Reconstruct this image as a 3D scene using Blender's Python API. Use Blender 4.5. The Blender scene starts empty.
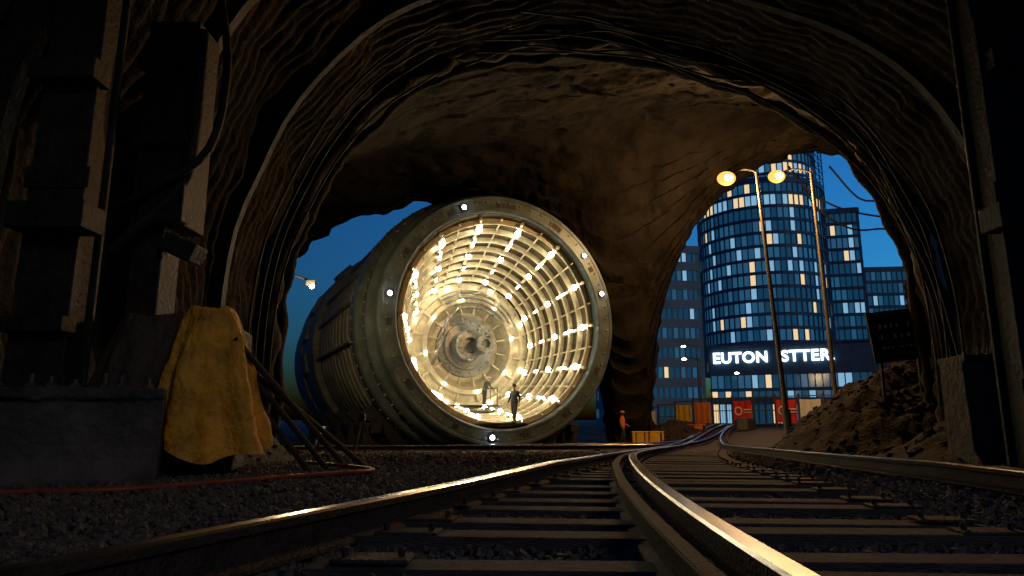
import bpy, math, random
from mathutils import Vector, Matrix, noise
random.seed(7)
S=bpy.context.scene
D=bpy.data
col=S.collection
S.view_settings.view_transform='Standard'; S.view_settings.look='None'; S.view_settings.exposure=0

# ---------------------------------------------------------------- materials
def mat(name, base, rough=.7, metal=0., var=.3, scale=4., bump=.0, bscale=None, emit=None, es=0., spec=None, base2=None, stretch=None):
    m=D.materials.new(name); m.use_nodes=True
    nt=m.node_tree; b=nt.nodes['Principled BSDF']
    b.inputs['Roughness'].default_value=rough; b.inputs['Metallic'].default_value=metal
    if spec is not None: b.inputs['Specular IOR Level'].default_value=spec
    tc=nt.nodes.new('ShaderNodeTexCoord')
    mp=nt.nodes.new('ShaderNodeMapping'); nt.links.new(tc.outputs['Object'],mp.inputs[0])
    if stretch: mp.inputs['Scale'].default_value=stretch
    n=nt.nodes.new('ShaderNodeTexNoise'); n.inputs['Scale'].default_value=scale; n.inputs['Detail'].default_value=6
    n.inputs['Roughness'].default_value=.65
    nt.links.new(mp.outputs[0],n.inputs['Vector'])
    r=nt.nodes.new('ShaderNodeValToRGB')
    c2=base2 if base2 else tuple(min(1,c*(1+var)) for c in base)
    c1=tuple(c*(1-var) for c in base)
    r.color_ramp.elements[0].position=.32; r.color_ramp.elements[0].color=(*c1,1)
    r.color_ramp.elements[1].position=.68; r.color_ramp.elements[1].color=(*c2,1)
    nt.links.new(n.outputs['Fac'],r.inputs[0]); nt.links.new(r.outputs[0],b.inputs['Base Color'])
    mr=nt.nodes.new('ShaderNodeMapRange'); mr.inputs['To Min'].default_value=max(.03,rough-.12); mr.inputs['To Max'].default_value=min(1,rough+.12)
    nt.links.new(n.outputs['Fac'],mr.inputs['Value']); nt.links.new(mr.outputs[0],b.inputs['Roughness'])
    if bump:
        n2=nt.nodes.new('ShaderNodeTexNoise'); n2.inputs['Scale'].default_value=bscale or scale*4; n2.inputs['Detail'].default_value=8
        nt.links.new(mp.outputs[0],n2.inputs['Vector'])
        bp=nt.nodes.new('ShaderNodeBump'); bp.inputs['Strength'].default_value=bump; bp.inputs['Distance'].default_value=.08
        nt.links.new(n2.outputs['Fac'],bp.inputs['Height']); nt.links.new(bp.outputs[0],b.inputs['Normal'])
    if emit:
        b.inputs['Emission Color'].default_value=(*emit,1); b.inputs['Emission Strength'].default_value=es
    return m
M={}
M['gravel']=mat('gravel',(.072,.062,.05),.85,var=.55,scale=9,bump=1.,bscale=28,spec=.3)
M['stone']=mat('ballast_stone',(.095,.082,.064),.85,var=.5,scale=14,bump=.3,spec=.25)
M['shot']=mat('shotcrete',(.046,.039,.030),.92,var=.6,scale=1.1,bump=1.,bscale=6,spec=.2)
M['earth']=mat('excavated_earth',(.030,.024,.018),.95,var=.5,scale=2.5,bump=1.,bscale=10,spec=.2)
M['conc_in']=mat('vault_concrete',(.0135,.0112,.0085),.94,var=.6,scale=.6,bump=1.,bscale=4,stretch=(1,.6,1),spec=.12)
M['conc']=mat('concrete',(.075,.07,.063),.9,var=.6,scale=1.3,bump=1.,bscale=9)
M['steel_d']=mat('dark_steel',(.030,.027,.024),.6,.4,var=.5,scale=3,bump=.3)
M['rust']=mat('rusty_steel',(.05,.034,.025),.75,.3,var=.5,scale=12,bump=.5)
M['railtop']=mat('polished_rail',(.55,.56,.56),.24,1.,var=.06,scale=1)
M['wood']=mat('sleeper_timber',(.07,.058,.048),.8,var=.5,scale=6,bump=.7,stretch=(1,6,6))
M['shield']=mat('shield_steel',(.10,.135,.15),.38,.35,var=.35,scale=1.2,bump=.15,bscale=9)
M['body']=mat('machine_body',(.19,.20,.195),.6,.2,var=.45,scale=.9,bump=.2,bscale=7)
M['cream']=mat('cream_enamel',(.50,.46,.34),.35,.25,var=.25,scale=3,bump=.1)
M['bronze']=mat('inner_lining',(.06,.048,.028),.45,.5,var=.5,scale=2,bump=.2)
M['hub']=mat('hub_steel',(.26,.27,.27),.3,.9,var=.3,scale=6)
M['bulb']=mat('warm_bulb',(1,.9,.7),.5,emit=(1,.82,.52),es=27)
M['led']=mat('white_led',(1,1,1),.5,emit=(.8,.92,1),es=60)
M['sod']=mat('sodium_lens',(.01,.006,.002),1.,emit=(1,.47,.10),es=1.6,spec=0)
M['sodcore']=mat('sodium_arc_tube',(.01,.006,.002),1.,emit=(1,.8,.45),es=30,spec=0)
M['paint_d']=mat('dark_paint',(.02,.02,.02),.6)
M['tarp_y']=mat('yellow_tarpaulin',(.70,.34,.025),.6,var=.45,scale=3,bump=.6,bscale=12)
M['tarp_d']=mat('dark_tarpaulin',(.05,.038,.028),.75,var=.4,scale=5,bump=.4)
M['cable']=mat('cable_rubber',(.012,.011,.010),.6)
M['red']=mat('red_banner',(.6,.03,.02),.6,var=.2)
M['redhose']=mat('red_hose',(.25,.05,.02),.5)
M['white']=mat('white_paint',(.75,.75,.72),.6,var=.1)
M['yellow']=mat('yellow_paint',(.7,.42,.03),.55,var=.2)
M['orange']=mat('orange_paint',(.65,.2,.03),.55,var=.2)
M['galv']=mat('galvanised_steel',(.12,.11,.095),.5,.6,var=.2)
M['glass']=mat('glowing_facade_glass',(.03,.08,.14),.12,.3,var=.5,scale=.25,emit=(.012,.085,.17),es=.45)  # faint blue glow put into the glass, standing in for sky and room light
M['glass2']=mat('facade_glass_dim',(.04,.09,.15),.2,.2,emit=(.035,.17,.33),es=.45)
M['litw']=mat('lit_window_warm',(.5,.4,.2),.4,emit=(1,.72,.40),es=.85)
M['litc']=mat('lit_window_cool',(.4,.5,.6),.4,emit=(.32,.66,.95),es=.6)
M['frame']=mat('facade_frame',(.04,.10,.17),.5,.3,var=.3,scale=.5)
M['frame2']=mat('pale_facade',(.14,.25,.34),.6,var=.2,scale=.4)
M['sign']=mat('sign_letter',(1,1,1),.5,emit=(.85,.93,1),es=2.5)
M['skin']=mat('skin',(.45,.27,.19),.6,var=.1)
M['jack_d']=mat('dark_jacket',(.03,.035,.045),.8)
M['jack_w']=mat('grey_jacket',(.08,.085,.085),.8)
M['jack_o']=mat('hivis_jacket',(.75,.18,.03),.7)
M['trou']=mat('trousers',(.03,.032,.04),.85)
M['boot']=mat('boots',(.02,.015,.012),.6)
M['hair']=mat('hair',(.02,.013,.01),.7)

# ---------------------------------------------------------------- helpers
class MB:
    def __init__(s): s.v=[];s.f=[];s.m=[]
    def add(s,vs,fs,mi=0):
        o=len(s.v); s.v+= [tuple(v) for v in vs]; s.f+=[tuple(i+o for i in f) for f in fs]; s.m+=[mi]*len(fs)
    def box(s,c,size,rz=0,mi=0,rot=None):
        x,y,z=[k/2 for k in size]
        R=(rot if rot else Matrix.Rotation(rz,3,'Z')); c=Vector(c)
        vs=[c+R@Vector((sx*x,sy*y,sz*z)) for sz in(-1,1) for sy in(-1,1) for sx in(-1,1)]
        s.add(vs,[(0,2,3,1),(4,5,7,6),(0,1,5,4),(2,6,7,3),(0,4,6,2),(1,3,7,5)],mi)
    def cyl(s,p0,p1,r0,r1=None,n=12,mi=0,cap=True):
        p0=Vector(p0);p1=Vector(p1); r1=r0 if r1 is None else r1
        d=(p1-p0).normalized(); a=d.orthogonal().normalized(); b=d.cross(a)
        vs=[]
        for p,r in((p0,r0),(p1,r1)):
            for i in range(n):
                t=2*math.pi*i/n; vs.append(p+a*(math.cos(t)*r)+b*(math.sin(t)*r))
        fs=[(i,(i+1)%n,n+(i+1)%n,n+i) for i in range(n)]
        if cap: fs+= [tuple(range(n-1,-1,-1)),tuple(range(n,2*n))]
        s.add(vs,fs,mi)
    def tube(s,pts,r,n=8,mi=0):
        pts=[Vector(p) for p in pts]; vs=[];up=None
        for i,p in enumerate(pts):
            d=(pts[min(i+1,len(pts)-1)]-pts[max(i-1,0)]).normalized()
            if up is None: up=d.orthogonal().normalized()
            a=(up-d*up.dot(d)).normalized(); up=a; b=d.cross(a)
            rr=r[i] if isinstance(r,(list,tuple)) else r
            for k in range(n):
                t=2*math.pi*k/n; vs.append(p+a*math.cos(t)*rr+b*math.sin(t)*rr)
        fs=[]
        for i in range(len(pts)-1):
            for k in range(n): fs.append((i*n+k,i*n+(k+1)%n,(i+1)*n+(k+1)%n,(i+1)*n+k))
        fs.append(tuple(range(n-1,-1,-1))); fs.append(tuple((len(pts)-1)*n+k for k in range(n)))
        s.add(vs,fs,mi)
    def lathe(s,prof,n=96,mi=0,cfun=None,close=False):
        # axis = local Y ; prof (y,r)
        vs=[];fs=[]
        for (y,r) in prof:
            cx,cz=cfun(y) if cfun else (0,0)
            for i in range(n):
                t=2*math.pi*i/n; vs.append((cx+r*math.cos(t),y,cz+r*math.sin(t)))
        L=len(prof); 
        for j in range(L if close else L-1):
            k=(j+1)%L
            for i in range(n): fs.append((j*n+i,j*n+(i+1)%n,k*n+(i+1)%n,k*n+i))
        s.add(vs,fs,mi)
    def ico(s,c,r,mi=0,sub=0,jit=0,sq=(1,1,1)):
        t=(1+5**.5)/2
        vs=[(-1,t,0),(1,t,0),(-1,-t,0),(1,-t,0),(0,-1,t),(0,1,t),(0,-1,-t),(0,1,-t),(t,0,-1),(t,0,1),(-t,0,-1),(-t,0,1)]
        fs=[(0,11,5),(0,5,1),(0,1,7),(0,7,10),(0,10,11),(1,5,9),(5,11,4),(11,10,2),(10,7,6),(7,1,8),(3,9,4),(3,4,2),(3,2,6),(3,6,8),(3,8,9),(4,9,5),(2,4,11),(6,2,10),(8,6,7),(9,8,1)]
        vs=[Vector(v).normalized() for v in vs]
        for _ in range(sub):
            nf=[];cache={}
            def mid(a,b):
                k=(min(a,b),max(a,b))
                if k not in cache: vs.append(((vs[a]+vs[b])/2).normalized()); cache[k]=len(vs)-1
                return cache[k]
            for a,b,c_ in fs:
                x=mid(a,b);y=mid(b,c_);z=mid(c_,a); nf+=[(a,x,z),(b,y,x),(c_,z,y),(x,y,z)]
            fs=nf
        c=Vector(c)
        out=[c+Vector((v.x*sq[0],v.y*sq[1],v.z*sq[2]))*(r*(1+random.uniform(-jit,jit))) for v in vs]
        s.add(out,fs,mi)
    def obj(s,name,mats,parent=None,smooth=False,bevel=0,autos=None):
        me=D.meshes.new(name); me.from_pydata(s.v,[],s.f)
        for k in mats: me.materials.append(M[k])
        me.polygons.foreach_set('material_index',s.m)
        if smooth: me.polygons.foreach_set('use_smooth',[True]*len(me.polygons))
        me.update()
        o=D.objects.new(name,me); col.objects.link(o)
        if autos is not None:
            me.set_sharp_from_angle(angle=math.radians(autos))
        if bevel:
            b=o.modifiers.new('bevel','BEVEL'); b.width=bevel; b.segments=2; b.limit_method='ANGLE'
        if parent: o.parent=parent
        return o
def empty(name,loc=(0,0,0),rz=0):
    e=D.objects.new(name,None); e.location=loc; e.rotation_euler=(0,0,rz); e.empty_display_size=.5; col.objects.link(e); return e
def keep(o,p):   # child authored in world space
    o.parent=p; o.matrix_parent_inverse=Matrix.Translation(-Vector(p.location)) if not any(p.rotation_euler) else (Matrix.Translation(p.location)@p.rotation_euler.to_matrix().to_4x4()).inverted()
def point(name,loc,power,colr,size,parent=None):
    l=D.lights.new(name,'POINT'); l.energy=power; l.color=colr; l.shadow_soft_size=size
    o=D.objects.new(name,l); o.location=loc; col.objects.link(o)
    if parent: o.parent=parent
    return o
def sm(t): t=max(0,min(1,t)); return t*t*(3-2*t)
def gz(x,y):
    z=-.6*max(0,min(1,(y-8)/22))
    z+=.8*sm((x-8)/6)*sm((y-17)/11)
    if y>60: z=z*(1-sm((y-60)/15))+(-.1)*sm((y-60)/15)
    return z
def catmull(pts,step=.25):
    P=[Vector(p) for p in pts]; P=[2*P[0]-P[1]]+P+[2*P[-1]-P[-2]]; out=[]
    for i in range(1,len(P)-2):
        n=max(2,int((P[i+1]-P[i]).length/step))
        for k in range(n):
            t=k/n; a,b,c,d=P[i-1],P[i],P[i+1],P[i+2]
            out.append(.5*((2*b)+(c-a)*t+(2*a-5*b+4*c-d)*t*t+(3*b-a-3*c+d)*t**3))
    out.append(P[-2]); return out
def resample(pts,n):
    pts=[Vector(p) for p in pts]; L=[0]
    for a,b in zip(pts,pts[1:]): L.append(L[-1]+(b-a).length)
    out=[];j=0
    for i in range(n):
        t=L[-1]*i/(n-1)
        while j<len(L)-2 and L[j+1]<t: j+=1
        u=(t-L[j])/max(1e-9,L[j+1]-L[j]); out.append(pts[j].lerp(pts[j+1],min(1,u)))
    return out

# ---------------------------------------------------------------- camera
cam=D.cameras.new('camera'); co=D.objects.new('camera',cam); col.objects.link(co); S.camera=co
cam.sensor_width=36; cam.lens=24.0; cam.clip_end=5000; cam.clip_start=.05
co.location=(0,0,.7); co.rotation_euler=(math.radians(90+10.94),0,0)

# ---------------------------------------------------------------- world
w=D.worlds.new('World'); S.world=w; w.use_nodes=True; nt=w.node_tree
bg=nt.nodes['Background']; sky=nt.nodes.new('ShaderNodeTexSky'); sky.sky_type='NISHITA'; sky.sun_disc=False
sky.sun_elevation=math.radians(-3.0); sky.sun_rotation=math.radians(60); sky.ozone_density=4; sky.air_density=1.3
mx=nt.nodes.new('ShaderNodeMix'); mx.data_type='RGBA'; mx.blend_type='MULTIPLY'; mx.inputs[0].default_value=1
nt.links.new(sky.outputs[0],mx.inputs[6]); mx.inputs[7].default_value=(.22,1.15,1.0,1)
nt.links.new(mx.outputs[2],bg.inputs[0]); bg.inputs[1].default_value=3.9
sl=D.lights.new('rear_warm_fill','SUN'); sl.energy=.19; sl.angle=math.radians(10); sl.color=(1,.76,.5)
so=D.objects.new('rear_warm_fill',sl); so.rotation_euler=(math.radians(62),0,math.radians(38)); col.objects.link(so)  # added warm fill from behind the camera; the sky's own sun has set

# ---------------------------------------------------------------- ground
def axis(lo,hi,st,far):
    a=[];v=lo
    while v<=hi: a.append(v); v+=st
    s_=st; v=lo; L=[]
    while v>-far: s_*=1.5; v-=s_; L.append(v)
    s_=st; v=a[-1]; R=[]
    while v<far: s_*=1.5; v+=s_; R.append(v)
    return L[::-1]+a+R
xs=axis(-16,30,.4,2500); ys=axis(-8,64,.4,2500)
g=MB(); vs=[]
for y in ys:
    for x in xs:
        nz=.035*noise.noise(Vector((x*.8,y*.8,0)))+.02*noise.noise(Vector((x*2.5,y*2.5,3))) if abs(x)<60 and y<90 else 0
        vs.append((x,y,gz(x,y)+nz-.02))
nx=len(xs)
g.add(vs,[(j*nx+i,j*nx+i+1,(j+1)*nx+i+1,(j+1)*nx+i) for j in range(len(ys)-1) for i in range(nx-1)])
g.obj('ground',['gravel'],smooth=True)

# ballast stones: one object
st=MB()
base8=[Vector(v) for v in((-1,-1,-.6),(1,-1,-.6),(1,1,-.6),(-1,1,-.6),(-.7,-.7,.6),(.7,-.7,.6),(.7,.7,.6),(-.7,.7,.6))]
F8=[(0,3,2,1),(4,5,6,7),(0,1,5,4),(1,2,6,5),(2,3,7,6),(3,0,4,7)]
for i in range(44000):
    y=2.0+24*random.random()**1.6; x=random.uniform(-.8*y-1,.8*y+1)
    if x<-6.8 or x>11.5: continue
    r=random.uniform(.008,.024)*(1+y*.05)
    R=Matrix.Rotation(random.uniform(0,6.28),3,Vector((random.uniform(-1,1),random.uniform(-1,1),random.uniform(-1,1))).normalized())
    c=Vector((x,y,gz(x,y)+r*.2))
    st.add([c+R@(v*r*random.uniform(.7,1.2)) for v in base8],F8)
st.obj('ballast_gravel',['stone'])

# ---------------------------------------------------------------- rails
B=catmull([(.80,.6),(.88,2.7),(1.0,4.5),(1.2,6.5),(1.55,9),(2.3,13),(3.6,18),(5.4,24),(7.6,31),(10.4,38),(14.5,46),(20,54)],.25)
A=catmull([(-2.3,.6),(-1.44,2.72),(-.72,4.55),(-.1,6.3),(.75,9),(1.95,13.5),(3.4,18.5),(5.0,24),(7.0,31),(9.6,38),(13.5,47),(19,56)],.25)
C=catmull([(4.4,3),(4.72,6.5),(4.95,9),(5.7,13),(6.8,18),(8.0,24),(9.3,31),(11.6,38),(15.5,46),(21,53)],.25)
Dr=catmull([(-12,22),(-8,27),(-3,30.2),(2,31.6),(6,33.2),(9.2,37),(12,43),(15,50)],.3)
D2=catmull([(-13,20.7),(-8.6,25.6),(-3.2,28.7),(2,30.1),(6.9,31.8),(10.4,36),(13.3,42.5),(16.4,50)],.3)
RP=[(-.075,0),(-.075,.018),(-.014,.035),(-.014,.125),(-.04,.14),(-.042,.172),(-.032,.182),(.032,.182),(.042,.172),(.04,.14),(.014,.125),(.014,.035),(.075,.018),(.075,0)]
def rail(name,pts,parent,sc=1.15,lift=.03,off=0,shine=True):
    mb=MB(); vs=[];fs=[];mi=[]
    n=len(RP)
    for i,p in enumerate(pts):
        d=(pts[min(i+1,len(pts)-1)]-pts[max(i-1,0)]).normalized(); nrm=Vector((d.y,-d.x))
        q=p+nrm*off
        for a,b in RP: vs.append((q.x+nrm.x*a*sc,q.y+nrm.y*a*sc,gz(q.x,q.y)+lift+b*sc))
    for i in range(len(pts)-1):
        for k in range(n-1):
            fs.append((i*n+k,i*n+k+1,(i+1)*n+k+1,(i+1)*n+k)); mi.append(1 if (shine and 5<=k<=7) else 0)
    mb.v=vs; mb.f=fs; mb.m=mi
    o=mb.obj(name,['rust','railtop'],parent,smooth=True,autos=35)
    return o
def nearest(pl,y):
    return min(pl,key=lambda p:abs(p.y-y))
def sleepers(name,P,Q,ylo,yhi,parent,maxlen=None,step=.62,ext=.3,dirsign=1):
    mb=MB(); y=ylo
    while y<yhi:
        p=nearest(P,y); q=nearest(Q,y)
        d=(nearest(P,y+.6)-nearest(P,y-.6)).normalized(); nrm=Vector((d.y,-d.x))*dirsign
        L=abs((q-p).dot(nrm))
        if maxlen: L=min(L,maxlen)
        c=p+nrm*(L/2)
        z=gz(c.x,c.y)
        ang=math.atan2(nrm.y,nrm.x)+random.uniform(-.035,.035)
        mb.box((c.x,c.y,z+random.uniform(-.015,.005)),(L+2*ext+random.uniform(-.12,.12),.25,.13),ang)
        # base plates
        for e in (0,L):
            k=p+nrm*e; mb.box((k.x,k.y,z+.073),(.36,.2,.022),ang,1)
            for s2 in(-1,1):
                kk=k+Vector((math.cos(ang),math.sin(ang)))*.13*s2
                mb.cyl((kk.x,kk.y,z+.08),(kk.x,kk.y,z+.125),.02,n=6,mi=1)
        y+=step
    return mb.obj(name,['wood','rust'],parent,bevel=.012)
tr=empty('railway_track',(0,0,0))
rail('rail_outer',A,tr); rail('rail_guard',B,tr,off=-.21,sc=1.0,shine=False)
sleepers('sleepers',B,A,1.4,30,tr,maxlen=1.55,dirsign=-1)
tr2=empty('railway_track',(0,0,0))
rail('rail_inner',B,tr2,sc=1.25); rail('rail_outer',C,tr2); rail('rail_guard',C,tr2,off=.3,sc=1.,shine=False)
sleepers('sleepers',B,C,1.7,30,tr2,maxlen=1.75,ext=.2)
tr3=empty('railway_track',(0,0,0))
rail('rail_a',Dr,tr3); rail('rail_b',D2,tr3)
sleepers('sleepers',Dr,D2,23,46,tr3,step=.9)

# ---------------------------------------------------------------- cavern
N=[(-7.1,-1.0),(-7.25,2),(-7.1,5.1),(-6.5,7.0),(-5.6,9.0),(-3.6,11.2),(-1.2,12.3),(1.5,12.7),(4,12.5),(6.2,11.9),(9.0,10.8),(10.9,9.2),(12.1,6.8),(12.6,4.4),(12.7,2),(12.6,-1.0)]
Nc=resample(catmull([(a,b,0) for a,b in N],.2),150)
Mx=[(-15.5,-1),(-15.6,4),(-14.8,9),(-12,12.4),(-8,14.1),(-4.5,14.4),(-.5,13.8),(3.2,11.6),(5.3,7.5),(5.9,3),(6.1,-1.0),(8.0,-1.0),(8.4,4),(9.4,9),(11.8,13.3),(15.5,16.6),(19.8,17.9),(23,16.2),(24.9,11.8),(24.9,7),(23.8,2),(23.4,-1)]
cav=empty('tunnel_vault',(0,0,0))
mb=MB(); vs=[]; rows=0
y=-1.5; dy=.07
Ys=[]
while y<=20.001: Ys.append(y); y+=dy
for yy in Ys:
    for i,p in enumerate(Nc):
        t=(Nc[min(i+1,149)]-Nc[max(i-1,0)]).normalized(); n_=Vector((-t.y,t.x,0))
        ns=noise.noise(Vector((p.x*.35,yy*.22,p.y*.35)))*.45+noise.noise(Vector((p.x*1.3,yy*.9,p.y*1.3)))*.16+noise.noise(Vector((p.x*3,yy*2.4,p.y*3)))*.07
        warp=.12*noise.noise(Vector((p.x*.3,p.y*.3,7)))
        rb=.065*max(-.35,math.sin(2*math.pi*(yy+warp+.05*p.y)/.36))
        q=p+n_*(ns+rb+.15+ .02*(20-yy)*.6)
        vs.append((q.x,yy,q.y))
W=150
mb.add(vs,[(j*W+i,(j+1)*W+i,(j+1)*W+i+1,j*W+i+1) for j in range(len(Ys)-1) for i in range(W-1)])
keep(mb.obj('ribbed_lining',['shot'],None,smooth=True),cav)
# inner vault: loft from the near arch to the two portal arches
W=300
Nf=resample(catmull([(a,b,0) for a,b in N],.2),W); Mf=resample(catmull([(a,b,0) for a,b in Mx],.2),W)
mb=MB(); vs=[]; K=210
# chamber outline the ceiling runs back to, then the end wall drops to the two arch openings
Hx=[(-16.5,-1),(-16.8,5),(-15.8,10),(-12.5,13.8),(-8,15.6),(-3,16.2),(2,16.4),(7,16.9),(11,17.6),(15.5,18.6),(20,18.9),(23.6,17.2),(25.6,12.5),(25.6,7),(24.6,2),(24.2,-1)]
Hc=resample(catmull([(a,b,0) for a,b in Hx],.2),W)
for j in range(K+1):
    s=j/K; yy=20+22*s
    for i in range(W):
        n0=Nf[i]; m0=Mf[i]; h0=Hc[i]
        e=s**.85
        x=n0.x*(1-e)+h0.x*e; z=n0.y*(1-e)+h0.y*e
        k=sm((s-.50)/.5)**2.6
        x=x*(1-k)+m0.x*k; z=z*(1-k)+m0.y*k
        ns=noise.noise(Vector((x*.3,yy*.3,z*.3)))*.5*min(1,s*4)+noise.noise(Vector((x*1.2,yy*.8,z*1.2)))*.14
        rg=(1-2*abs(noise.noise(Vector((x*.75,yy*.75,z*.75+9)))))*.16+(1-2*abs(noise.noise(Vector((x*1.9,yy*1.9,z*1.9)))))*.10+(1-2*abs(noise.noise(Vector((x*4.2,yy*4.2,z*4.2)))))*.05
        ns+=rg*min(1,s*5)
        # cast-in panel bands across the ceiling
        ns+=.10*(1 if math.sin(2*math.pi*s*9+.4*noise.noise(Vector((x*.3,z*.3,1))))>.93 else 0)*(1-k)
        ww=.5*noise.noise(Vector((x*.4,z*.4,4)))
        # ribs follow the portal openings on the end wall
        rbb=.24*max(-.3,math.sin(2*math.pi*(k*13+s*5+ww)))*min(1,k*5+.1)
        vs.append((x+ns*.3,yy-rbb+.7*ns*min(1,k*3),z+ns+rbb*.4))
mb.add(vs,[(j*W+i,(j+1)*W+i,(j+1)*W+i+1,j*W+i+1) for j in range(K) for i in range(W-1)])
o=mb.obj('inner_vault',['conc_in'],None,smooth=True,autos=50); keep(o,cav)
last=[Vector(v) for v in vs[K*W:]]
# portal head wall outside (hillside)
mb=MB(); hv=[]
for p in last: hv.append(p)
for i,p in enumerate(last):
    k=i/(W-1); ang=math.pi*(1-k); hv.append(Vector((5+45*math.cos(ang),46,-1+34*math.sin(ang)**.7)))
mb.add(hv,[(i,i+1,W+i+1,W+i) for i in range(W-1)])
keep(mb.obj('portal_headwall',['shot'],None,smooth=True),cav)
# rough rim arches
def rim(name,pts,r,amp,m='shot'):
    P=[]
    mbb=MB(); rr=[]
    for i,p in enumerate(pts):
        v=Vector(p); 
        P.append(v+Vector((noise.noise(v*.9),noise.noise(v*.9+Vector((9,0,0)))*.5,noise.noise(v*.9+Vector((0,9,0)))))*amp)
        rr.append(r*(1+.5*noise.noise(v*1.7)+.35*noise.noise(v*5)))
    mbb.tube(P,rr,n=10); keep(mbb.obj(name,[m],None,smooth=True),cav)
rim('rim_rock',[(p.x,20.1,p.y) for p in Nc],.28,.25)
rim('rim_rock_inner',[(p.x*1.01,21.3,p.y*1.01) for p in Nc],.16,.2)
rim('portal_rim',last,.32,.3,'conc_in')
rim('portal_rim_cable',[(p.x,p.y-.6,p.z-.25) for p in last[::3]],.05,.35,'cable')
# steel arch ribs
for yy,ins in((16.6,.12),(12.6,.05),(8.8,.0)):
    mbb=MB(); a=[]
    for i in range(0,150,3):
        p=Nc[i]; t=(Nc[min(i+1,149)]-Nc[max(i-1,0)]).normalized(); n_=Vector((-t.y,t.x,0))
        for dd,yo in((.5,-.12),(-.12+ins-.1,-.12),(-.12+ins-.1,.12),(.5,.12)):
            q=p+n_*(dd); a.append((q.x,yy+yo,q.y))
    n=len(a)//4
    mbb.add(a,[(j*4+k,j*4+k+1,(j+1)*4+k+1,(j+1)*4+k) for j in range(n-1) for k in range(3)])
    keep(mbb.obj('steel_arch_rib',['steel_d'],None),cav)

# cables
def cable_obj(name,lists,r=.04,m='cable'):
    mbb=MB()
    for L in lists: mbb.tube([p for p in catmull(L,.4)],r,n=6)
    return mbb.obj(name,[m],None,smooth=True)
ca=[]
for k in range(6):
    L=[]
    for i in range(60+k*2,146,7):
        p=Nc[i]; L.append((p.x-.25-.18*k,20-.5*k+.3*math.sin(i+k),p.y-.25-.35*abs(math.sin(i*.7+k))-.05*k))
    ca.append(L)
for k in range(4):
    L=[]
    for i in range(12,60,7):
        p=Nc[i]; L.append((p.x+.3+.12*k,19.6-.9*k,p.y-.2-.3*abs(math.sin(i*.9+k*2))))
    ca.append(L)
cable_obj('hanging_cables',ca,.035)
cable_obj('power_cable',[[(18,41,15.8),(19,40.5,13.4),(21,40.5,12.2),(23.5,41,12.3),(25,41.5,11)],[(17.5,41,16.5),(18.6,40.6,14.6),(20.6,40.4,13.4),(24,41,13)],[(20,40.8,16.4),(21.5,40.5,14.2),(23.2,40.6,13.9),(25,41.3,12.2)]],.06)

# ---------------------------------------------------------------- tunnel boring machine
PH=math.radians(23.5)
tbm=empty('tunnel_boring_machine',(-.4,34,5.75),PH)
prof=[(.6,5.5),(.06,5.5),(0,5.56),(0,5.66),(.03,5.68),(.03,6.15),(0,6.18),(0,6.3),(.12,6.4),(.95,6.4),(.95,6.2),(1.15,6.2),(1.15,6.6),(1.27,6.72),(2.0,6.72),(2.1,6.64),(2.1,6.3),(2.5,6.3),(2.5,6.95),(2.62,7.05),(3.5,7.05),(3.6,6.95),(3.6,6.6)]
o=MB(); o.lathe(prof,160); o.obj('cutter_shield',['shield'],tbm,smooth=True,autos=30)
prof=[(3.6,6.6)]
y=4.3
while y<15: prof+=[(y,6.6),(y,6.85),(y+.08,6.92),(y+.34,6.92),(y+.42,6.85),(y+.42,6.6)]; y+=1.15
prof+=[(15.6,6.6),(15.6,7.25),(15.8,7.35),(19.5,7.35),(19.7,7.25),(19.7,6.9),(21,6.9),(21,7.4),(23,7.4),(23,6.9),(30,6.9),(30,.1)]
o=MB(); o.lathe(prof,140); o.obj('shield_body',['body'],tbm,smooth=True,autos=30)
# body bolts, hatches, pipes
o=MB()
for yy,r in((3.05,7.05),(1.65,6.72)):
    for i in range(72):
        t=2*math.pi*i/72; c=Vector((math.cos(t),0,math.sin(t)))
        p=c*r+Vector((0,yy,0)); o.cyl(p-c*.02,p+c*.07,.06,n=6)
for i in range(60):
    t=2*math.pi*(i+.5)/60
    p=Vector((6.0*math.cos(t),-.0,6.0*math.sin(t))); o.cyl(p+Vector((0,.05,0)),p+Vector((0,-.035,0)),.055,n=6)
for k,t in enumerate((2.0,2.35,2.75,3.0,3.3,1.7)):
    c=Vector((math.cos(t),0,math.sin(t)))
    o.tube([c*7.0+Vector((0,3.7,0)),c*7.0+Vector((0,15.5,0))],.12,n=8)
    R=Matrix.Rotation(-t,3,'Y')
    o.box(c*7.4+Vector((0,17+.4*k,0)),(.3,1.4,1.3),rot=R)
o.obj('bolts_and_pipes',['body'],tbm,bevel=.01)
# dark stencil plates on face ring
o=MB()
for i,(a,wd) in enumerate(((86,.5),(90,.16),(93,.3),(60,.35),(57,.2),(118,.4),(30,.3),(150,.3),(185,.35),(215,.4),(-25,.35),(-55,.3),(245,.35),(-80,.3))):
    t=math.radians(a); R=Matrix.Rotation(-t,3,'Y')
    c=Vector((5.88*math.cos(t),.024,5.88*math.sin(t))); o.box(c,(.26,.02,wd),rot=R)
    if i%2: o.box(Vector((5.88*math.cos(t+.05),.024,5.88*math.sin(t+.05))),(.26,.02,.08),rot=R)
o.obj('face_plates',['paint_d'],tbm)
# white marker lamps on the face
o=MB()
for a in(112,38,16,172,264):
    t=math.radians(a); c=Vector((5.92*math.cos(t),-.06,5.92*math.sin(t)))
    o.cyl(c+Vector((0,.1,0)),c,.16,n=12,mi=1); o.ico(c,.11,0,sub=1)
o.obj('marker_lamps',['led','steel_d'],tbm,smooth=False)
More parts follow.
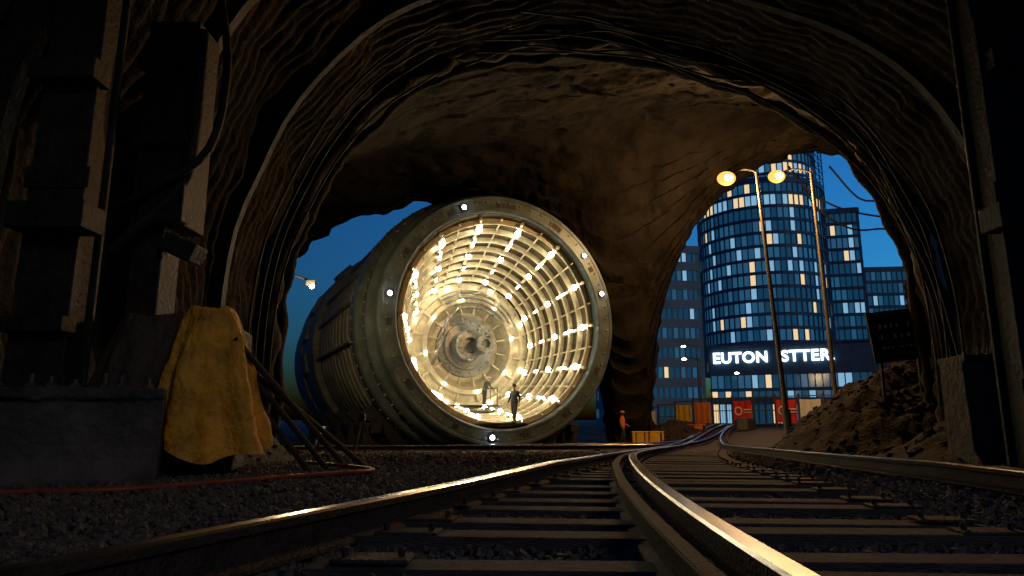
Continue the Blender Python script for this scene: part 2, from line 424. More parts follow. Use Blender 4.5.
# interior
DEP=9.0
def cf(y): k=max(0,y)/DEP; return (1.3*k,-.5*k)
def RR(y): return 5.5-1.45*(y/DEP)
o=MB(); o.lathe([(.3,5.5)]+[(k*DEP/12,RR(k*DEP/12)) for k in range(1,13)],96,cfun=cf); o.obj('inner_lining',['bronze'],tbm,smooth=True)
o=MB()
y=.75
while y<DEP-.1:
    r=RR(y); o.lathe([(y-.08,r+.0),(y-.08,r-.24),(y-.04,r-.28),(y+.04,r-.28),(y+.08,r-.24),(y+.08,r)],96,cfun=lambda q,yy=y:cf(yy)); y+=1.05
NS=28
def wall(t,y,inn): 
    cx,cz=cf(y); r=RR(y)-inn; return Vector((cx+r*math.cos(t),y,cz+r*math.sin(t)))
for i in range(NS):
    t=2*math.pi*i/NS
    pts=[wall(t,.4+k*(DEP-.5)/10,.14) for k in range(11)]
    o.tube(pts,.045 if i%2 else .1,n=6)
o.obj('ring_frames',['cream'],tbm,smooth=True,autos=40)
o=MB(); hs=MB()
for i in range(0,NS,2):
    t=2*math.pi*(i+.0)/NS
    for k,yy in enumerate((1.15,2.75,4.4,6.05,7.7)):
        a=wall(t,yy-.22,.33); b=wall(t,yy+.22,.33); m_=(a+b)/2
        if k in(0,1): a=wall(t,yy-.42,.33); b=wall(t,yy+.42,.33)
        r_=.095 if k%2 else .12
        o.tube([a,a.lerp(b,.5),b],r_*.62,n=7)
        if k%2==0: o.ico(m_,r_*1.35,0,sub=1)
        hs.tube([wall(t,yy-.28,.24),wall(t,yy+.28,.24)],.09,n=6)
o.obj('strip_lamps',['bulb'],tbm,smooth=True); hs.obj('lamp_housings',['steel_d'],tbm)
# bulkhead
cx,cz=cf(DEP)
bl=empty('bulkhead',(0,0,0)); bl.parent=tbm
o=MB(); o.lathe([(DEP-.02,4.1),(DEP-.25,4.0),(DEP-.25,3.55),(DEP-.05,3.45),(DEP-.05,3.1),(DEP-.35,3.0),(DEP-.35,2.75),(DEP+.0,2.6),(DEP+.5,2.2),(DEP+.5,1.95)],96,cfun=lambda q:(cx,cz)); o.obj('bulkhead_rings',['cream'],bl,smooth=True,autos=30)
o=MB(); o.lathe([(DEP+.5,1.95),(DEP+.3,1.9),(DEP+.3,1.5),(DEP+.1,1.45),(DEP+.1,1.05),(DEP-.5,.95),(DEP-.6,.85),(DEP-.6,.5),(DEP-.2,.45),(DEP-.2,.0)],64,cfun=lambda q:(cx,cz)); o.obj('hub',['hub'],bl,smooth=True,autos=30)
o=MB(); o.lathe([(DEP+.2,.62),(DEP-1.2,.6),(DEP-1.3,.5),(DEP-1.3,.3),(DEP-1.0,.26),(DEP-1.0,0)],40,cfun=lambda q:(cx+.75,cz+.05)); o.obj('drive_shaft',['hub'],bl,smooth=True,autos=30)
o=MB(); o2=MB()
for i in range(16):
    t=2*math.pi*(i+.5)/16; c=Vector((math.cos(t),0,math.sin(t))); R=Matrix.Rotation(-t,3,'Y')
    o.box(Vector((cx,DEP-.16,cz))+c*3.3,(.5,.22,.16),rot=R)
    o.box(Vector((cx,DEP+.15,cz))+c*2.35,(.7,.3,.1),rot=R)
    o.cyl(Vector((cx,DEP+.3,cz))+c*1.7,Vector((cx,DEP+.2,cz))+c*1.7,.09,n=8,mi=1)
    o.cyl(Vector((cx,DEP-.25,cz))+c*3.78,Vector((cx,DEP-.36,cz))+c*3.78,.07,n=8,mi=1)
    if i%2==0:
        o2.ico(Vector((cx,DEP-.5,cz))+c*2.88,.1,0,sub=1); 
        o2.ico(Vector((cx,DEP-.4,cz))+Vector((math.cos(t+.2),0,math.sin(t+.2)))*3.78,.1,0,sub=1)
o.obj('spokes_and_bolts',['cream','hub'],bl,bevel=.02); o2.obj('bulkhead_lamps',['bulb'],bl,smooth=True)
# curved ducting on the bulkhead
o=MB()
for k in range(4):
    r=3.3-.32*k; pts=[Vector((cx+r*math.cos(a),DEP-.55-.1*k,cz+r*math.sin(a))) for a in [math.radians(q) for q in range(20+8*k,130-5*k,8)]]
    o.tube(pts,.07,n=8)
o.tube([Vector((cx-2.4,DEP-.4,cz-1.2)),Vector((cx-2.3,DEP-1.6,cz-.2)),Vector((cx-2.0,DEP-1.8,cz+1.2)),Vector((cx-.9,DEP-.7,cz+2.2))],.12,n=10)
o.obj('service_pipes',['hub'],bl,smooth=True)
# walkway
o=MB()
o.box((.15,2.5,-5.24),(2.6,4.4,.08)); o.box((.5,5.3,-4.9),(2.4,.5,.08)); o.box((.5,5.75,-4.6),(2.4,.5,.08)); o.box((.65,7.4,-4.24),(3.2,2.8,.08))
for sx in(1.25,):
    for yy in(6.1,7.2,8.3): o.cyl((.65+sx*1.2,yy,-4.2),(.65+sx*1.2,yy,-3.2),.03,n=6)
    o.cyl((.65+sx*1.2,6.1,-3.2),(.65+sx*1.2,8.3,-3.2),.03,n=6)
o.obj('walkway',['steel_d'],tbm,bevel=.01)
# cradle
o=MB()
for yy in(4,8,12,16,20,24):
    for sx in(-1,1):
        R=Matrix.Rotation(sx*-.75,3,'Y')
        o.box((sx*4.8,yy,-5.6),(3.2,.6,.7),rot=R); o.box((sx*5.6,yy,-6.0),(1.0,.8,1.6))
o.box((-5.6,14,-5.5),(.5,22,.4)); o.box((5.6,14,-5.5),(.5,22,.4))
o.obj('cradle',['steel_d'],tbm,bevel=.03)
# soft fill from the lamp clusters (their combined throw out of the mouth)
for k,(yy,p) in enumerate(((2.0,90),(5.5,130))):
    point('lamp_cluster',(0.3,yy,3.2),p,(1,.82,.54),.5,tbm)
point('lamp_cluster',(0.2,1.0,-3.2),110,(1,.82,.54),.5,tbm)

# ---------------------------------------------------------------- people
def person(name,loc,rz,jm,sc=1.0,pose='walk',hat='yellow'):
    V=[];E=[];R=[]
    def v(p,r,par=None):
        V.append(p);R.append(r if isinstance(r,tuple) else (r,r))
        if par is not None: E.append((par,len(V)-1))
        return len(V)-1
    bend=.0 if pose!='bend' else .28
    pe=v((0,0,.95),(.16,.13)); s1=v((0,-bend*.3,1.13),(.16,.125),pe); ch=v((0,-bend*.8,1.34),(.19,.14),s1); nb=v((0,-bend*1.05,1.47),.08,ch)
    nk=v((0,-bend*1.15-.01,1.53),.058,nb); h1=v((0,-bend*1.25-.03,1.60),.07,nk); h2=v((0,-bend*1.3-.025,1.67),.092,h1); h3=v((0,-bend*1.3-.015,1.735),.068,h2)
    for s in(-1,1):
        sw={'walk':.10*s,'stand':.02*s,'bend':-.1}[pose]
        sh=v((s*.185,-bend,1.42),.075,ch)
        el=v((s*.235,-bend+sw*.6+.03,1.15),.06,sh)
        fy=-.22 if (pose=='bend' or (pose=='stand' and s>0)) else -.06
        wr=v((s*.24,-bend+sw+fy,.93 if fy>-.1 else 1.02),.036,el)
        wv=Vector(V[wr]); ev=Vector(V[el]); dd=(wv-ev).normalized()
        pa=v(tuple(wv+dd*.07),(.036,.022),wr); pv=Vector(V[pa]); side=Vector((0,1,0)) if abs(dd.y)<.7 else Vector((1,0,0))
        for k,Lf in enumerate((.07,.08,.075,.06)):
            o_=side*(.027-.018*k); a=v(tuple(pv+dd*.045+o_),.009,pa); b=v(tuple(pv+dd*(.045+Lf*.55)+o_*1.1+Vector((-s*.008,0,0))),.008,a); v(tuple(pv+dd*(.045+Lf)+o_*1.1+Vector((-s*.025,0,0))),.007,b)
        a=v(tuple(pv+side*-.04*1+dd*.0),.010,pa); v(tuple(pv+side*-.06+dd*.045),.009,a)
        lw={'walk':-.12*s,'stand':-.03*s,'bend':.03*s}[pose]
        hp=v((s*.09,0,.89),.115,pe); kn=v((s*.105,lw*.75-.03,.49),.08,hp); an=v((s*.11,lw*1.25+.03,.09),.058,kn)
        hl=v((s*.11,lw*1.25+.0,.055),.055,an); v((s*.13,lw*1.25-.15,.04),.042,hl)
    me=D.meshes.new('tmp'); me.from_pydata(V,E,[]); ob=D.objects.new('tmp',me); col.objects.link(ob)
    md=ob.modifiers.new('skin','SKIN'); md.use_smooth_shade=True
    for i,sv in enumerate(me.skin_vertices[0].data): sv.radius=R[i]; sv.use_root=(i==0)
    ob.modifiers.new('sub','SUBSURF').levels=1
    ob.modifiers['sub'].render_levels=1
    dg=bpy.context.evaluated_depsgraph_get(); dg.update()
    m2=D.meshes.new_from_object(ob.evaluated_get(dg)); m2.name=name+'_body'
    D.objects.remove(ob)
    m2.materials.clear()
    for k in('trou',jm,'skin','boot'): m2.materials.append(M[k])
    for p in m2.polygons:
        c=p.center; p.use_smooth=True
        if c.z<.13: p.material_index=3
        elif c.z>1.52: p.material_index=2
        elif abs(c.x)>.2 and c.z<(.93 if pose=='walk' else .98): p.material_index=2
        elif c.z<.93: p.material_index=0
        else: p.material_index=1
    e=empty(name,loc,rz); e.scale=(sc,)*3
    b=D.objects.new('body',m2); col.objects.link(b); b.parent=e
    hy=-bend*1.3-.02
    o=MB()
    o.ico((0,hy+.02,1.70),.1,0,sub=2,sq=(.9,1.05,.85))
    o.obj('hair',['hair'],e,smooth=True)
    o=MB(); o.ico((0,hy-.105,1.655),.017,0,sub=1,sq=(.8,1.2,1.3))
    for s in(-1,1): o.ico((s*.088,hy+.0,1.66),.024,0,sub=1,sq=(.5,.8,1.2))
    o.obj('nose_and_ears',['skin'],e,smooth=True)
    o=MB()
    for s in(-1,1): o.ico((s*.033,hy-.088,1.675),.011,0,sub=1)
    o.box((0,hy-.09,1.612),(.045,.01,.008)); o.obj('eyes_and_mouth',['hair'],e)
    if hat:
        o=MB(); vs=[];n=20
        for j in range(7):
            a=j/6*math.pi/2
            for i in range(n):
                t=2*math.pi*i/n; vs.append((.118*math.cos(a)*math.cos(t),hy+.13*math.cos(a)*math.sin(t),1.705+.105*math.sin(a)))
        for i in range(n):
            t=2*math.pi*i/n; vs.append((.14*math.cos(t),hy-.01+.17*math.sin(t),1.70))
        fs=[(j*n+i,j*n+(i+1)%n,(j+1)*n+(i+1)%n,(j+1)*n+i) for j in range(6) for i in range(n)]+[(7*n+i,7*n+(i+1)%n,(i+1)%n,i) for i in range(n)]
        o.add(vs,fs); o.obj('hard_hat',[hat],e,smooth=True)
    return e
person('worker',(.12,34.75,.55),math.radians(-30),'jack_d',1.08,'walk','paint_d')
person('worker',(-1.6,39.9,1.55),math.radians(50),'jack_w',.9,'bend','white')
person('worker',(6.1,38.5,gz(6.1,38.5)),math.radians(60),'jack_o',1.0,'stand','orange')

# ---------------------------------------------------------------- street lamps
def street_lamp(base,top,head,power):
    e=empty('street_lamp',base); b=Vector(base);t=Vector(top);h=Vector(head)
    o=MB(); o.cyl(b-Vector((0,0,.1)),b+(t-b)*.1,.2,.17,n=14); o.cyl(b+(t-b)*.1,t,.12,.07,n=14); o.cyl(b-Vector((0,0,.1)),b+Vector((0,0,.06)),.3,n=16)
    o.box(b+Vector((0,-.19,.8)),(.16,.04,.5))
    keep(o.obj('pole',['galv'],None,smooth=True,autos=40),e)
    o=MB(); mid=(t+h)/2+Vector((0,0,.28)); pts=catmull([t-Vector((0,0,.5)),t+Vector((0,0,.05)),mid,h+Vector((.25*(1 if t.x>h.x else -1),0,.12))],.15)
    o.tube(pts,.05,n=8); keep(o.obj('arm',['galv'],None,smooth=True),e)
    sx=1 if t.x>h.x else -1
    o=MB(); vs=[]
    for dx,wy,z1 in((.45*sx,.06,.1),(.3*sx,.14,.16),(0,.19,.18),(-.3*sx,.16,.12),(-.4*sx,.08,.08)):
        for a in range(8):
            q=math.pi*a/7; vs.append(h+Vector((dx,wy*math.cos(q),z1*math.sin(q)+.02)))
    o.add(vs,[(j*8+a,j*8+a+1,(j+1)*8+a+1,(j+1)*8+a) for j in range(4) for a in range(7)]+[tuple(range(8)),tuple(range(39,31,-1))])
    keep(o.obj('lantern_housing',['steel_d'],None,smooth=True),e)
    lc=h-Vector((.05*sx,0,.1))
    o=MB(); o.ico(lc,.34,0,sub=2,sq=(1.25,1,.95)); keep(o.obj('lens',['sod'],None,smooth=True),e)
    o=MB(); o.ico(lc-Vector((0,.33,.08)),.16,0,sub=2,sq=(1.2,.4,.9)); keep(o.obj('arc_tube',['sodcore'],None,smooth=True),e)
    l=point('lamp_light',h-Vector((0,.0,.6)),power,(1,.54,.2),.2); keep(l,e)
street_lamp((11.9,30,gz(11.9,30)),(11.3,30,11.9),(9.95,30,11.75),2500)
street_lamp((15.5,33,gz(15.5,33)),(15.2,33,13.0),(13.5,33,12.95),1700)
# small distant street lamps
for (x,y,h) in((19,70,8),(24.5,88,8.5),(17,62,6),(23,66,5)):
    e=empty('street_lamp',(x,y,0)); o=MB(); o.cyl((x,y,-.2),(x,y,h),.1,.06,n=8); o.tube([(x,y,h),(x-.6,y,h+.25),(x-1.3,y,h+.2)],.05,n=6); keep(o.obj('pole',['galv'],None),e)
    o=MB(); o.ico((x-1.4,y,h+.12),.14,0,sub=1,sq=(1.6,1,.6)); keep(o.obj('lens',['sodcore'],None),e)
# wall-mounted work lamp beside the machine
e=empty('wall_lamp',(-8.1,27,6.0)); o=MB(); o.tube([(-10.6,27,6.6),(-9.2,27,6.6),(-8.25,27,6.25)],.045,n=8); o.box((-8.1,27,6.12),(.34,.24,.18)); keep(o.obj('bracket',['steel_d'],None),e)
o=MB(); o.ico((-8.05,26.95,5.98),.1,0,sub=1); keep(o.obj('lens',['bulb'],None,smooth=True),e)
l=point('lamp_light',(-8.0,26.7,5.75),700,(1,.66,.3),.1); keep(l,e)

# ---------------------------------------------------------------- left foreground
# concrete barrier
def barrier(name,c,L,ht,wd,rz,n=2,br=.022):
    e=empty(name,c,rz); o=MB()
    prof=[(-wd/2,0),(-wd/2,.12),(-wd*.36,.3),(-wd*.3,ht-.16),(-wd*.38,ht-.12),(-wd*.38,ht),(wd*.38,ht),(wd*.38,ht-.12),(wd*.3,ht-.16),(wd*.36,.3),(wd/2,.12),(wd/2,0)]
    for k in range(n):
        x0=-L/2+k*L/n+.015; x1=-L/2+(k+1)*L/n-.015; NN=24; m_=len(prof); vs=[]
        for q in range(NN+1):
            x=x0+(x1-x0)*q/NN
            for a,b in prof:
                nz=.03*noise.noise(Vector((x*3,a*5,b*4)))+.015*noise.noise(Vector((x*11,a*9,b*9)))
                vs.append((x,a+nz,b-.05+nz))
        o.add(vs,[(q*m_+i,q*m_+i+1,(q+1)*m_+i+1,(q+1)*m_+i) for q in range(NN) for i in range(m_-1)]+[tuple(range(m_-1,-1,-1)),tuple(NN*m_+i for i in range(m_))])
    o.obj('body',['conc'],e,bevel=.02)
    o=MB()
    q=int(L/.24)
    for k in range(q):
        x=-L/2+.15+k*.24+.04*math.sin(k*2.3); h_=ht+.04+.08*((k*7)%4)/3
        o.cyl((x,-wd*.2,ht-.06),(x,-wd*.2,h_),br,n=8); o.cyl((x,-wd*.2,ht-.05),(x,-wd*.2,ht-.01),br*2.2,n=6)
    o.obj('anchor_bolts',['galv'],e); return e
barrier('concrete_barrier',(-5.6,7.85,0),3.0,1.12,.8,math.radians(24),1,.028)
# stack of crates under tarpaulins
e=empty('draped_crate',(-4.6,10,0)); o=MB(); o.box((-4.85,10.1,.75),(1.5,1.3,1.5),.2); o.box((-4.3,10.1,1.0),(.7,.9,2.0),.2)
keep(o.obj('crate',['tarp_d'],None,bevel=.04),e)
def drape(name,cx,cy,w0,w1,d0,d1,zt,zb,rz,m,seed,folds=9,lean=0,rm=.16):
    o=MB(); vs=[]; nU=180; nV=40
    R=Matrix.Rotation(rz,3,'Z')
    for j in range(nV):
        k=j/(nV-1)
        for i in range(nU):
            t=2*math.pi*i/nU
            f=k**.7
            a=w0*(1-f)+w1*f; b=d0*(1-f)+d1*f
            c_,s_=math.cos(t),math.sin(t); q=3.0; rr=(abs(c_)**q+abs(s_)**q)**(-1/q)
            fw=math.sin(folds*t+seed+1.5*math.sin(2*t)+.9*math.sin(k*2.4))
            fold=1+f*rm*(abs(fw)**.7*math.copysign(1,fw))+.09*noise.noise(Vector((c_*3,s_*3,k*4+seed)))+.035*noise.noise(Vector((c_*9,s_*9,k*9+seed)))
            hem=(zb+.10*math.sin(2*t+seed)+.05*math.sin(5*t))
            z=zt+ (hem-zt)*k + .12*noise.noise(Vector((c_*2,s_*2,seed+k*2)))*(1-k)
            x=a*c_*rr*fold; y=b*s_*rr*fold
            p=R@Vector((x,y,0)); vs.append((cx+p.x+lean*k,cy+p.y,z))
    fs=[(j*nU+i,j*nU+(i+1)%nU,(j+1)*nU+(i+1)%nU,(j+1)*nU+i) for j in range(nV-1) for i in range(nU)]
    fs.append(tuple(range(nU)))
    o.add(vs,fs); ob=o.obj(name,[m],None,smooth=True,autos=70); return ob
o=drape('tarpaulin_dark',-5.15,10.0,.5,.95,.45,.8,2.15,.15,.2,'tarp_d',3,8,rm=.1); keep(o,e)
yt=drape('yellow_tarpaulin',-4.2,9.5,.28,.66,.25,.6,2.22,.28,.3,'tarp_y',1,7,lean=.08,rm=.26)
# scaffold poles leaning
o=MB()
for k,(a,b) in enumerate((((-3.8,9.3,1.8),(-2.6,11.0,-.02)),((-3.9,9.5,1.65),(-2.85,10.8,-.02)),((-3.8,9.6,1.5),(-2.4,11.5,-.05)),((-3.9,9.6,1.35),(-3.05,10.5,-.02)))): o.cyl(a,b,.045,n=10)
o.obj('leaning_scaffold_poles',['rust'],None,smooth=True,autos=40)
# left steel columns and machinery
def column(name,x,y,w_,d_,h,brs,pipe=None):
    e=empty(name,(x,y,0)); o=MB()
    o.box((x,y-d_/2,h/2),(w_,.06,h)); o.box((x,y+d_/2,h/2),(w_,.06,h)); o.box((x-w_*.38,y,h/2),(.06,d_-.06,h)); o.box((x+w_*.38,y,h/2),(.06,d_-.06,h))
    o.box((x,y,.03),(w_+.3,d_+.3,.06))
    for z in (1.1,3.9,6.8):
        if z<h: o.box((x,y-d_/2-.045,z),(w_+.12,.03,.3))
        for sx in(-1,1):
            for sz in(-.08,.08): o.cyl((x+sx*w_*.36,y-d_/2-.05,z+sz),(x+sx*w_*.36,y-d_/2-.09,z+sz),.025,n=6)
    for (dx,dy,z,sx,sy,sz) in brs: o.box((x+dx,y+dy,z),(sx,sy,sz))
    keep(o.obj('column',['steel_d'],None,bevel=.012),e); 
    return e
e=column('steel_column',-6.1,9.0,.75,.5,9.5,[(.1,-.35,3.3,1.0,.5,.35),(.0,-.3,5.4,.9,.4,.3),(.0,-.32,1.9,.85,.3,.2)])
e=empty('hydraulic_press_frame',(-5.6,11,0)); o=MB()
o.box((-5.75,11,5.6),(.85,.8,3.6)); o.box((-5.6,10.55,4.2),(.7,.25,.8)); o.box((-5.9,11,2.2),(.5,.6,4.6))
o.box((-5.3,10.7,3.4),(.55,.45,.3),rot=Matrix.Rotation(.4,3,'Y')); o.box((-5.75,10.55,6.6),(.95,.2,.25)); o.box((-5.75,10.55,5.2),(.95,.2,.18))
o.tube([p for p in catmull([(-5.25,10.6,7.2),(-5.2,10.5,5.2),(-5.35,10.5,4.4),(-6.0,10.4,3.6),(-6.3,10.4,3.3)],.2)],.1,n=10)
o.tube([p for p in catmull([(-6.3,10.4,4.0),(-5.7,10.3,4.3),(-4.9,10.4,5.0),(-4.8,10.6,6.5),(-5.1,10.8,8)],.2)],.07,n=10)
keep(o.obj('frame',['steel_d'],None,bevel=.02),e)
# right column, block
e=column('steel_column',7.35,9.6,.8,.5,9.5,[(-.05,-.32,3.5,1.1,.45,.35),(.1,-.3,5.9,.9,.4,.3)])
barrier('concrete_block',(10.2,13.6,-.15),2.8,2.15,1.5,math.radians(-8),1)
# red hose
o=MB(); pts=catmull([(-6.5,5.6,.03),(-5,6.6,.03),(-3.8,7.0,.03),(-2.6,8.6,.03),(-1.9,9.6,.03),(-2.6,10.6,.03),(-3.4,11.4,.03)],.15); o.tube(pts,.028,n=8); o.obj('red_hose',['redhose'],None,smooth=True)
# work light
e=empty('work_light',(-9.2,33,gz(-9.2,33))); x,y,z=-6.6,24,gz(-6.6,24); e.location=(x,y,z)
o=MB(); 
for a in(0,2.1,4.2): o.cyl((x+.35*math.cos(a),y+.35*math.sin(a),z),(x,y,z+.7),.025,n=6)
o.box((x,y,z+.8),(.36,.16,.26)); keep(o.obj('stand',['steel_d'],None),e)
o=MB(); o.ico((x+.02,y-.11,z+.8),.09,0,sub=1); keep(o.obj('lens',['led'],None),e)
# tripod props
e=empty('survey_tripod',(-5.6,26,gz(-5.6,26))); x,y,z=-5.6,26,gz(-5.6,26); o=MB()
for a in(.3,2.4,4.5): o.cyl((x+.5*math.cos(a),y+.5*math.sin(a),z),(x,y,z+1.2),.03,n=6)
o.box((x,y,z+1.3),(.22,.2,.24)); keep(o.obj('tripod',['steel_d'],None),e)

# rubble banks (rocks heaped along walls)
def mound(name,cx,cy,rx,ry,h,seed,rocks):
    o=MB(); vs=[]; n=90
    for j in range(n+1):
        for i in range(n+1):
            u=i/n*2-1; v_=j/n*2-1; r=math.hypot(u,v_)
            x=cx+u*rx; y=cy+v_*ry
            b=h*max(0,1-r**1.3)
            nz=noise.noise(Vector((x*.9,y*.9,seed)))*.35+noise.noise(Vector((x*3,y*3,seed)))*.16+noise.noise(Vector((x*7,y*7,seed)))*.07
            vs.append((x,y,gz(x,y)+(b+nz*min(1,b*1.5) if r<1 else -.15)))
    o.add(vs,[(j*(n+1)+i,j*(n+1)+i+1,(j+1)*(n+1)+i+1,(j+1)*(n+1)+i) for j in range(n) for i in range(n)])
    for k in range(rocks):
        a=random.uniform(0,6.28); r=random.random()**.6
        x=cx+rx*r*math.cos(a); y=cy+ry*r*math.sin(a); b=h*max(0,1-r**1.3)
        s_=.03+.15*random.random()**3
        o.ico((x,y,gz(x,y)+b+noise.noise(Vector((x*.9,y*.9,seed)))*.3*min(1,b)),s_,1,sub=0,jit=.3,sq=(1,random.uniform(.6,1),random.uniform(.5,.9)))
    return o.obj(name,['earth','earth'],None,smooth=True,autos=40)
mound('rubble_mound',13.4,23.5,4.6,4.2,2.6,2,900)
mound('rubble_mound',11.2,15.5,2.8,4,1.1,5,400)
mound('rubble_mound',-7.0,14,2.2,6,1.5,9,400)
mound('rubble_mound',-5.9,9.8,1.6,2.2,.8,12,200)
mound('rubble_mound',9.4,41.8,2.4,2.0,1.2,13,200)
# notice board on the mound
e=empty('notice_board',(12.3,21.6,2)); o=MB(); R=Matrix.Rotation(math.radians(-6),3,'Y')@Matrix.Rotation(math.radians(-8),3,'Z')
o.box((12.3,21.6,3.35),(1.65,.08,1.5),rot=R,mi=0)
for sx in(-.6,.6): o.box((12.3+sx,21.7,2.2),(.08,.08,2.4),mi=1)
for s2,(ox,oz,sx,sz) in enumerate(((0,.78,1.75,.06),(0,-.78,1.75,.06),(-.85,0,.06,1.62),(.85,0,.06,1.62))): o.box(Vector((12.3,21.58,3.35))+R@Vector((ox,0,oz)),(sx,.12,sz),rot=R,mi=1)
keep(o.obj('board',['paint_d','steel_d'],None,bevel=.008),e)
o=MB()
for row,(z,n,hh) in enumerate(((.32,7,.16),(-.02,6,.16),(-.36,9,.07))):
    for k in range(n):
        if (k*7+row)%5==3: continue
        wd=.09; o.box(Vector((12.3,21.54,3.35))+R@Vector((-.6+k*1.2/n+.05,-.02,z)),(wd*random.uniform(.6,1.1),.01,hh*random.uniform(.6,1)),rot=R)
keep(o.obj('worn_marks',['white'],None),e)

# ---------------------------------------------------------------- site fence with banners
e=empty('site_fence',(12,45,0)); P0=Vector((8.7,53,0)); P1=Vector((22.5,36.5,0)); o=MB(); nP=14; dirv=(P1-P0).normalized(); ang=math.atan2(dirv.y,dirv.x); nrm=Vector((dirv.y,-dirv.x,0))
if nrm.y>0: nrm=-nrm
for k in range(nP+1):
    p=P0.lerp(P1,k/nP); z=gz(p.x,p.y); o.box((p.x,p.y,z+1.05),(.1,.1,2.1),ang)
    if k<nP:
        q=P0.lerp(P1,(k+.5)/nP); z=gz(q.x,q.y); L=(P1-P0).length/nP
        for h in(.25,1.1,1.95): o.box((q.x,q.y,z+h),(L,.05,.06),ang)
        for j in range(9):
            r_=P0.lerp(P1,(k+(j+.5)/9)/nP); o.box((r_.x,r_.y,gz(r_.x,r_.y)+1.1),(.02,.02,1.7),ang)
keep(o.obj('posts_and_rails',['galv'],None),e)
bn={1:'white',3:'yellow',4:'orange',6:'red',8:'red',9:'white',11:'red',12:'white'}
for k,mname in bn.items():
    q=P0.lerp(P1,(k+.5)/nP)+nrm*.09; z=gz(q.x,q.y); L=(P1-P0).length/nP*.86
    o=MB(); n=14; vs=[]
    for j in range(n+1):
        for zz in(.35,1.75):
            off=.03*math.sin(j*1.3+k); pp=q+dirv*(L*(j/n-.5))+nrm*off; vs.append((pp.x,pp.y,z+zz+.03*math.sin(j/n*math.pi)*(-1)))
    o.add(vs,[(2*j,2*j+2,2*j+3,2*j+1) for j in range(n)])
    keep(o.obj('banner',[mname],None,smooth=True),e)
    if mname=='red':   # plain stand-in mark: ring and bar
        o=MB(); c=q+nrm*.07+Vector((0,0,z+1.08)); 
        for a in range(24):
            t0=2*math.pi*a/24;t1=2*math.pi*(a+1)/24
            f=lambda t,r:c+dirv*(math.cos(t)*r-.25)+Vector((0,0,math.sin(t)*r))
            o.add([f(t0,.2),f(t1,.2),f(t1,.29),f(t0,.29)],[(0,1,2,3)])
        o.box(c+dirv*.42+Vector((0,0,.08)),(.5,.01,.08),ang); o.box(c+dirv*.42+Vector((0,0,-.10)),(.5,.01,.06),ang)
        keep(o.obj('banner_mark',['white'],None),e)
# jersey-type road barriers and boxes by the fence
for k,(x,y,mn) in enumerate(((7.3,40.0,'yellow'),(8.2,40.2,'yellow'),(11.0,41.5,'orange'),(13,38.8,'galv'))):
    z=gz(x,y); e=empty('equipment_crate',(x,y,z)); o=MB(); o.box((x,y,z+.3),(.9,.6,.6),.3*k); o.box((x,y,z+.63),(.94,.64,.06),.3*k)
    for s2 in(-1,1): o.box((x+s2*.25,y-.0,z+.3),(.06,.66,.56),.3*k,1)
    keep(o.obj('crate',[mn,'steel_d'],None,bevel=.02),e)

# ---------------------------------------------------------------- city
def facade(o,pts,z0,floors,fh,pw=.2,pc=.15,pd=.25,close=True,slab=.55,crown=None):
    n=len(pts); segs=n if close else n-1
    for s in range(segs):
        a=Vector((*pts[s],0)); b=Vector((*pts[(s+1)%n],0)); L=(b-a).length; ang=math.atan2(b.y-a.y,b.x-a.x); m_=(a+b)/2
        for f in range(floors):
            z=z0+f*fh; r=random.random()
            zone=noise.noise(Vector((s*.35,f*.5,len(pts))))
            k=max(0,1+zone*2.6)
            mi=1 if r<pw*k else 2 if r<(pw+pc)*k else 3 if r<(pw+pc+pd)*k else 0
            if crown and f in crown: mi=random.choice((1,2,2,1,3))
            o.add([a+Vector((0,0,z)),b+Vector((0,0,z)),b+Vector((0,0,z+fh)),a+Vector((0,0,z+fh))],[(0,1,2,3)],mi)
            o.box((m_.x,m_.y,z+slab/2),(L+.02,.5,slab),ang,4)
        o.box((m_.x,m_.y,z0+floors*fh+.3),(L+.03,.7,.9),ang,4)
        o.box((a.x,a.y,z0+floors*fh/2),(.16,.42,floors*fh),ang,4)
    o.add([(p[0],p[1],z0+floors*fh) for p in pts],[tuple(range(n))],4)
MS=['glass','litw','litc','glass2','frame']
def circ(cx,cy,r,n,sx=1): return [(cx+r*sx*math.cos(2*math.pi*i/n),cy+r*math.sin(2*math.pi*i/n)) for i in range(n)]
def rect(cx,cy,wx,wy,rz,nx_,ny_):
    P=[]
    for k in range(nx_): P.append((-wx/2+wx*k/nx_,-wy/2))
    for k in range(ny_): P.append((wx/2,-wy/2+wy*k/ny_))
    for k in range(nx_): P.append((wx/2-wx*k/nx_,wy/2))
    for k in range(ny_): P.append((-wx/2,wy/2-wy*k/ny_))
    c,s=math.cos(rz),math.sin(rz)
    return [(cx+a*c-b*s,cy+a*s+b*c) for a,b in P]
e=empty('glass_office_tower',(43,116,0))
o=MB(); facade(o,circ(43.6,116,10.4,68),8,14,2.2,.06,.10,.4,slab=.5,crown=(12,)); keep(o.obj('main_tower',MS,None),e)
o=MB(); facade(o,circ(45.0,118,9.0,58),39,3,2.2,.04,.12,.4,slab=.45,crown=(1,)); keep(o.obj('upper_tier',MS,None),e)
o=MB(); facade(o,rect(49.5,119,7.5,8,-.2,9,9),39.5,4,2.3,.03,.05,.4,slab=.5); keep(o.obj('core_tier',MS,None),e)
o=MB(); facade(o,rect(55,117,9,12,-.25,10,12),-.2,16,2.2,.04,.10,.4,slab=.5); keep(o.obj('side_wing',MS,None),e)
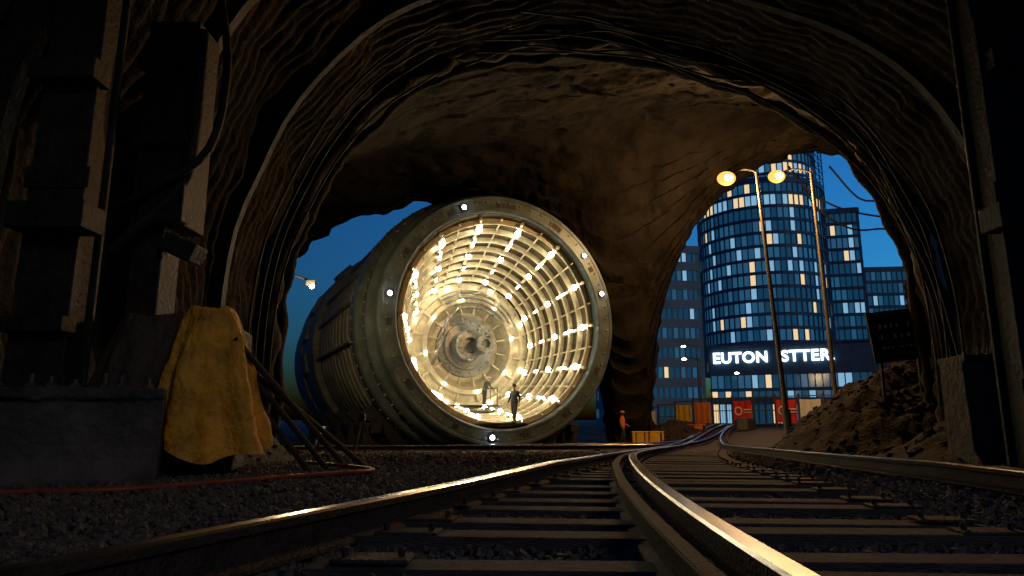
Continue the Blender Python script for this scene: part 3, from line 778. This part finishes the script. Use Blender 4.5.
# podium with sign; right end nearer
SA=Vector((31.9,108)); SB=Vector((46.9,101.0)); pa=math.atan2(SB.y-SA.y,SB.x-SA.x); pc=(SA+SB)/2
pn=Vector((math.sin(pa),-math.cos(pa))); dirp=(SB-SA).normalized()
PL=26.0; pcc=SA-dirp*.6+dirp*PL/2
cen=pcc-pn*6
o=MB(); facade(o,rect(cen.x,cen.y,PL,12,pa,26,11),-.2,3,2.6,.13,.12,.35,slab=.5); keep(o.obj('podium',MS,None),e)
o=MB(); o.box((cen.x,cen.y,9.9),(PL+.6,12.6,4.0),pa,0); o.box((cen.x,cen.y,12.1),(PL+1.2,13.2,.35),pa,0); keep(o.obj('podium_fascia',['frame'],None,bevel=.05),e)
# mast
o=MB(); mxx=54.6
for sx,sy in((-.6,-.6),(.6,-.6),(.6,.6),(-.6,.6)): o.cyl((mxx+sx,116+sy,34),(mxx+sx,116+sy,54),.1,n=5)
for k in range(16):
    z=34+1.2*k
    for a,b in(((-.6,-.6),(.6,-.6)),((.6,-.6),(.6,.6)),((.6,.6),(-.6,.6)),((-.6,.6),(-.6,-.6))): o.cyl((mxx+a[0],116+a[1],z),(mxx+b[0],116+b[1],z+1.2),.07,n=4)
keep(o.obj('lattice_mast',['steel_d'],None),e)
# letters
tc=D.curves.new('euton_stter_lettering','FONT'); tc.body='EUTON STTER.'; tc.size=2.3; tc.extrude=.12; tc.offset=.07; tc.space_character=1.08; tc.space_word=2.6; tc.align_x='CENTER'; tc.align_y='CENTER'
tc.materials.append(M['sign']); to=D.objects.new('building_sign',tc); col.objects.link(to)
pp=pc+pn*.55+dirp*.3; to.location=(pp.x,pp.y,10.1); to.rotation_euler=(math.radians(90),0,pa)
e=empty('banded_office_building',(20,88,0))
o=MB(); facade(o,rect(17.6,90,10,14,.1,14,16),-.2,9,2.4,.04,.12,.3,slab=1.1)
MB2=['glass','litw','litc','glass2','frame2']
keep(o.obj('walls',MB2,None),e)
e=empty('distant_office_block',(68,128,0)); o=MB(); facade(o,rect(67,128,11,12,-.1,12,12),-.2,12,2.3,.03,.06,.3); keep(o.obj('walls',MS,None),e)
e=empty('distant_office_block',(82,150,0)); o=MB(); facade(o,rect(82,150,16,12,-.1,10,9),-.2,12,2.4,.03,.1,.3); keep(o.obj('walls',MS,None),e)
e=empty('distant_office_block',(33,150,0)); o=MB(); facade(o,rect(36,165,12,12,.1,8,9),-.2,7,3.4,.05,.1,.2); keep(o.obj('walls',MS,None),e)
# low shops
e=empty('low_shop_row',(30,80,0)); o=MB(); facade(o,rect(33,92,18,6,-.15,22,6),-.2,1,3.0,.3,.1,.2,slab=.5); keep(o.obj('walls',MS,None),e)
# road
o=MB(); 
o.add([(9,60,.06),(90,72,.06),(90,82,.06),(9,70,.06)],[(0,1,2,3)],0); o.box((50,65.1,.08),(84,.3,.2),math.atan2(12,81),1)
o.obj('road',['gravel','conc'],None)
print('DONE', sum(len(m.vertices) for m in D.meshes))
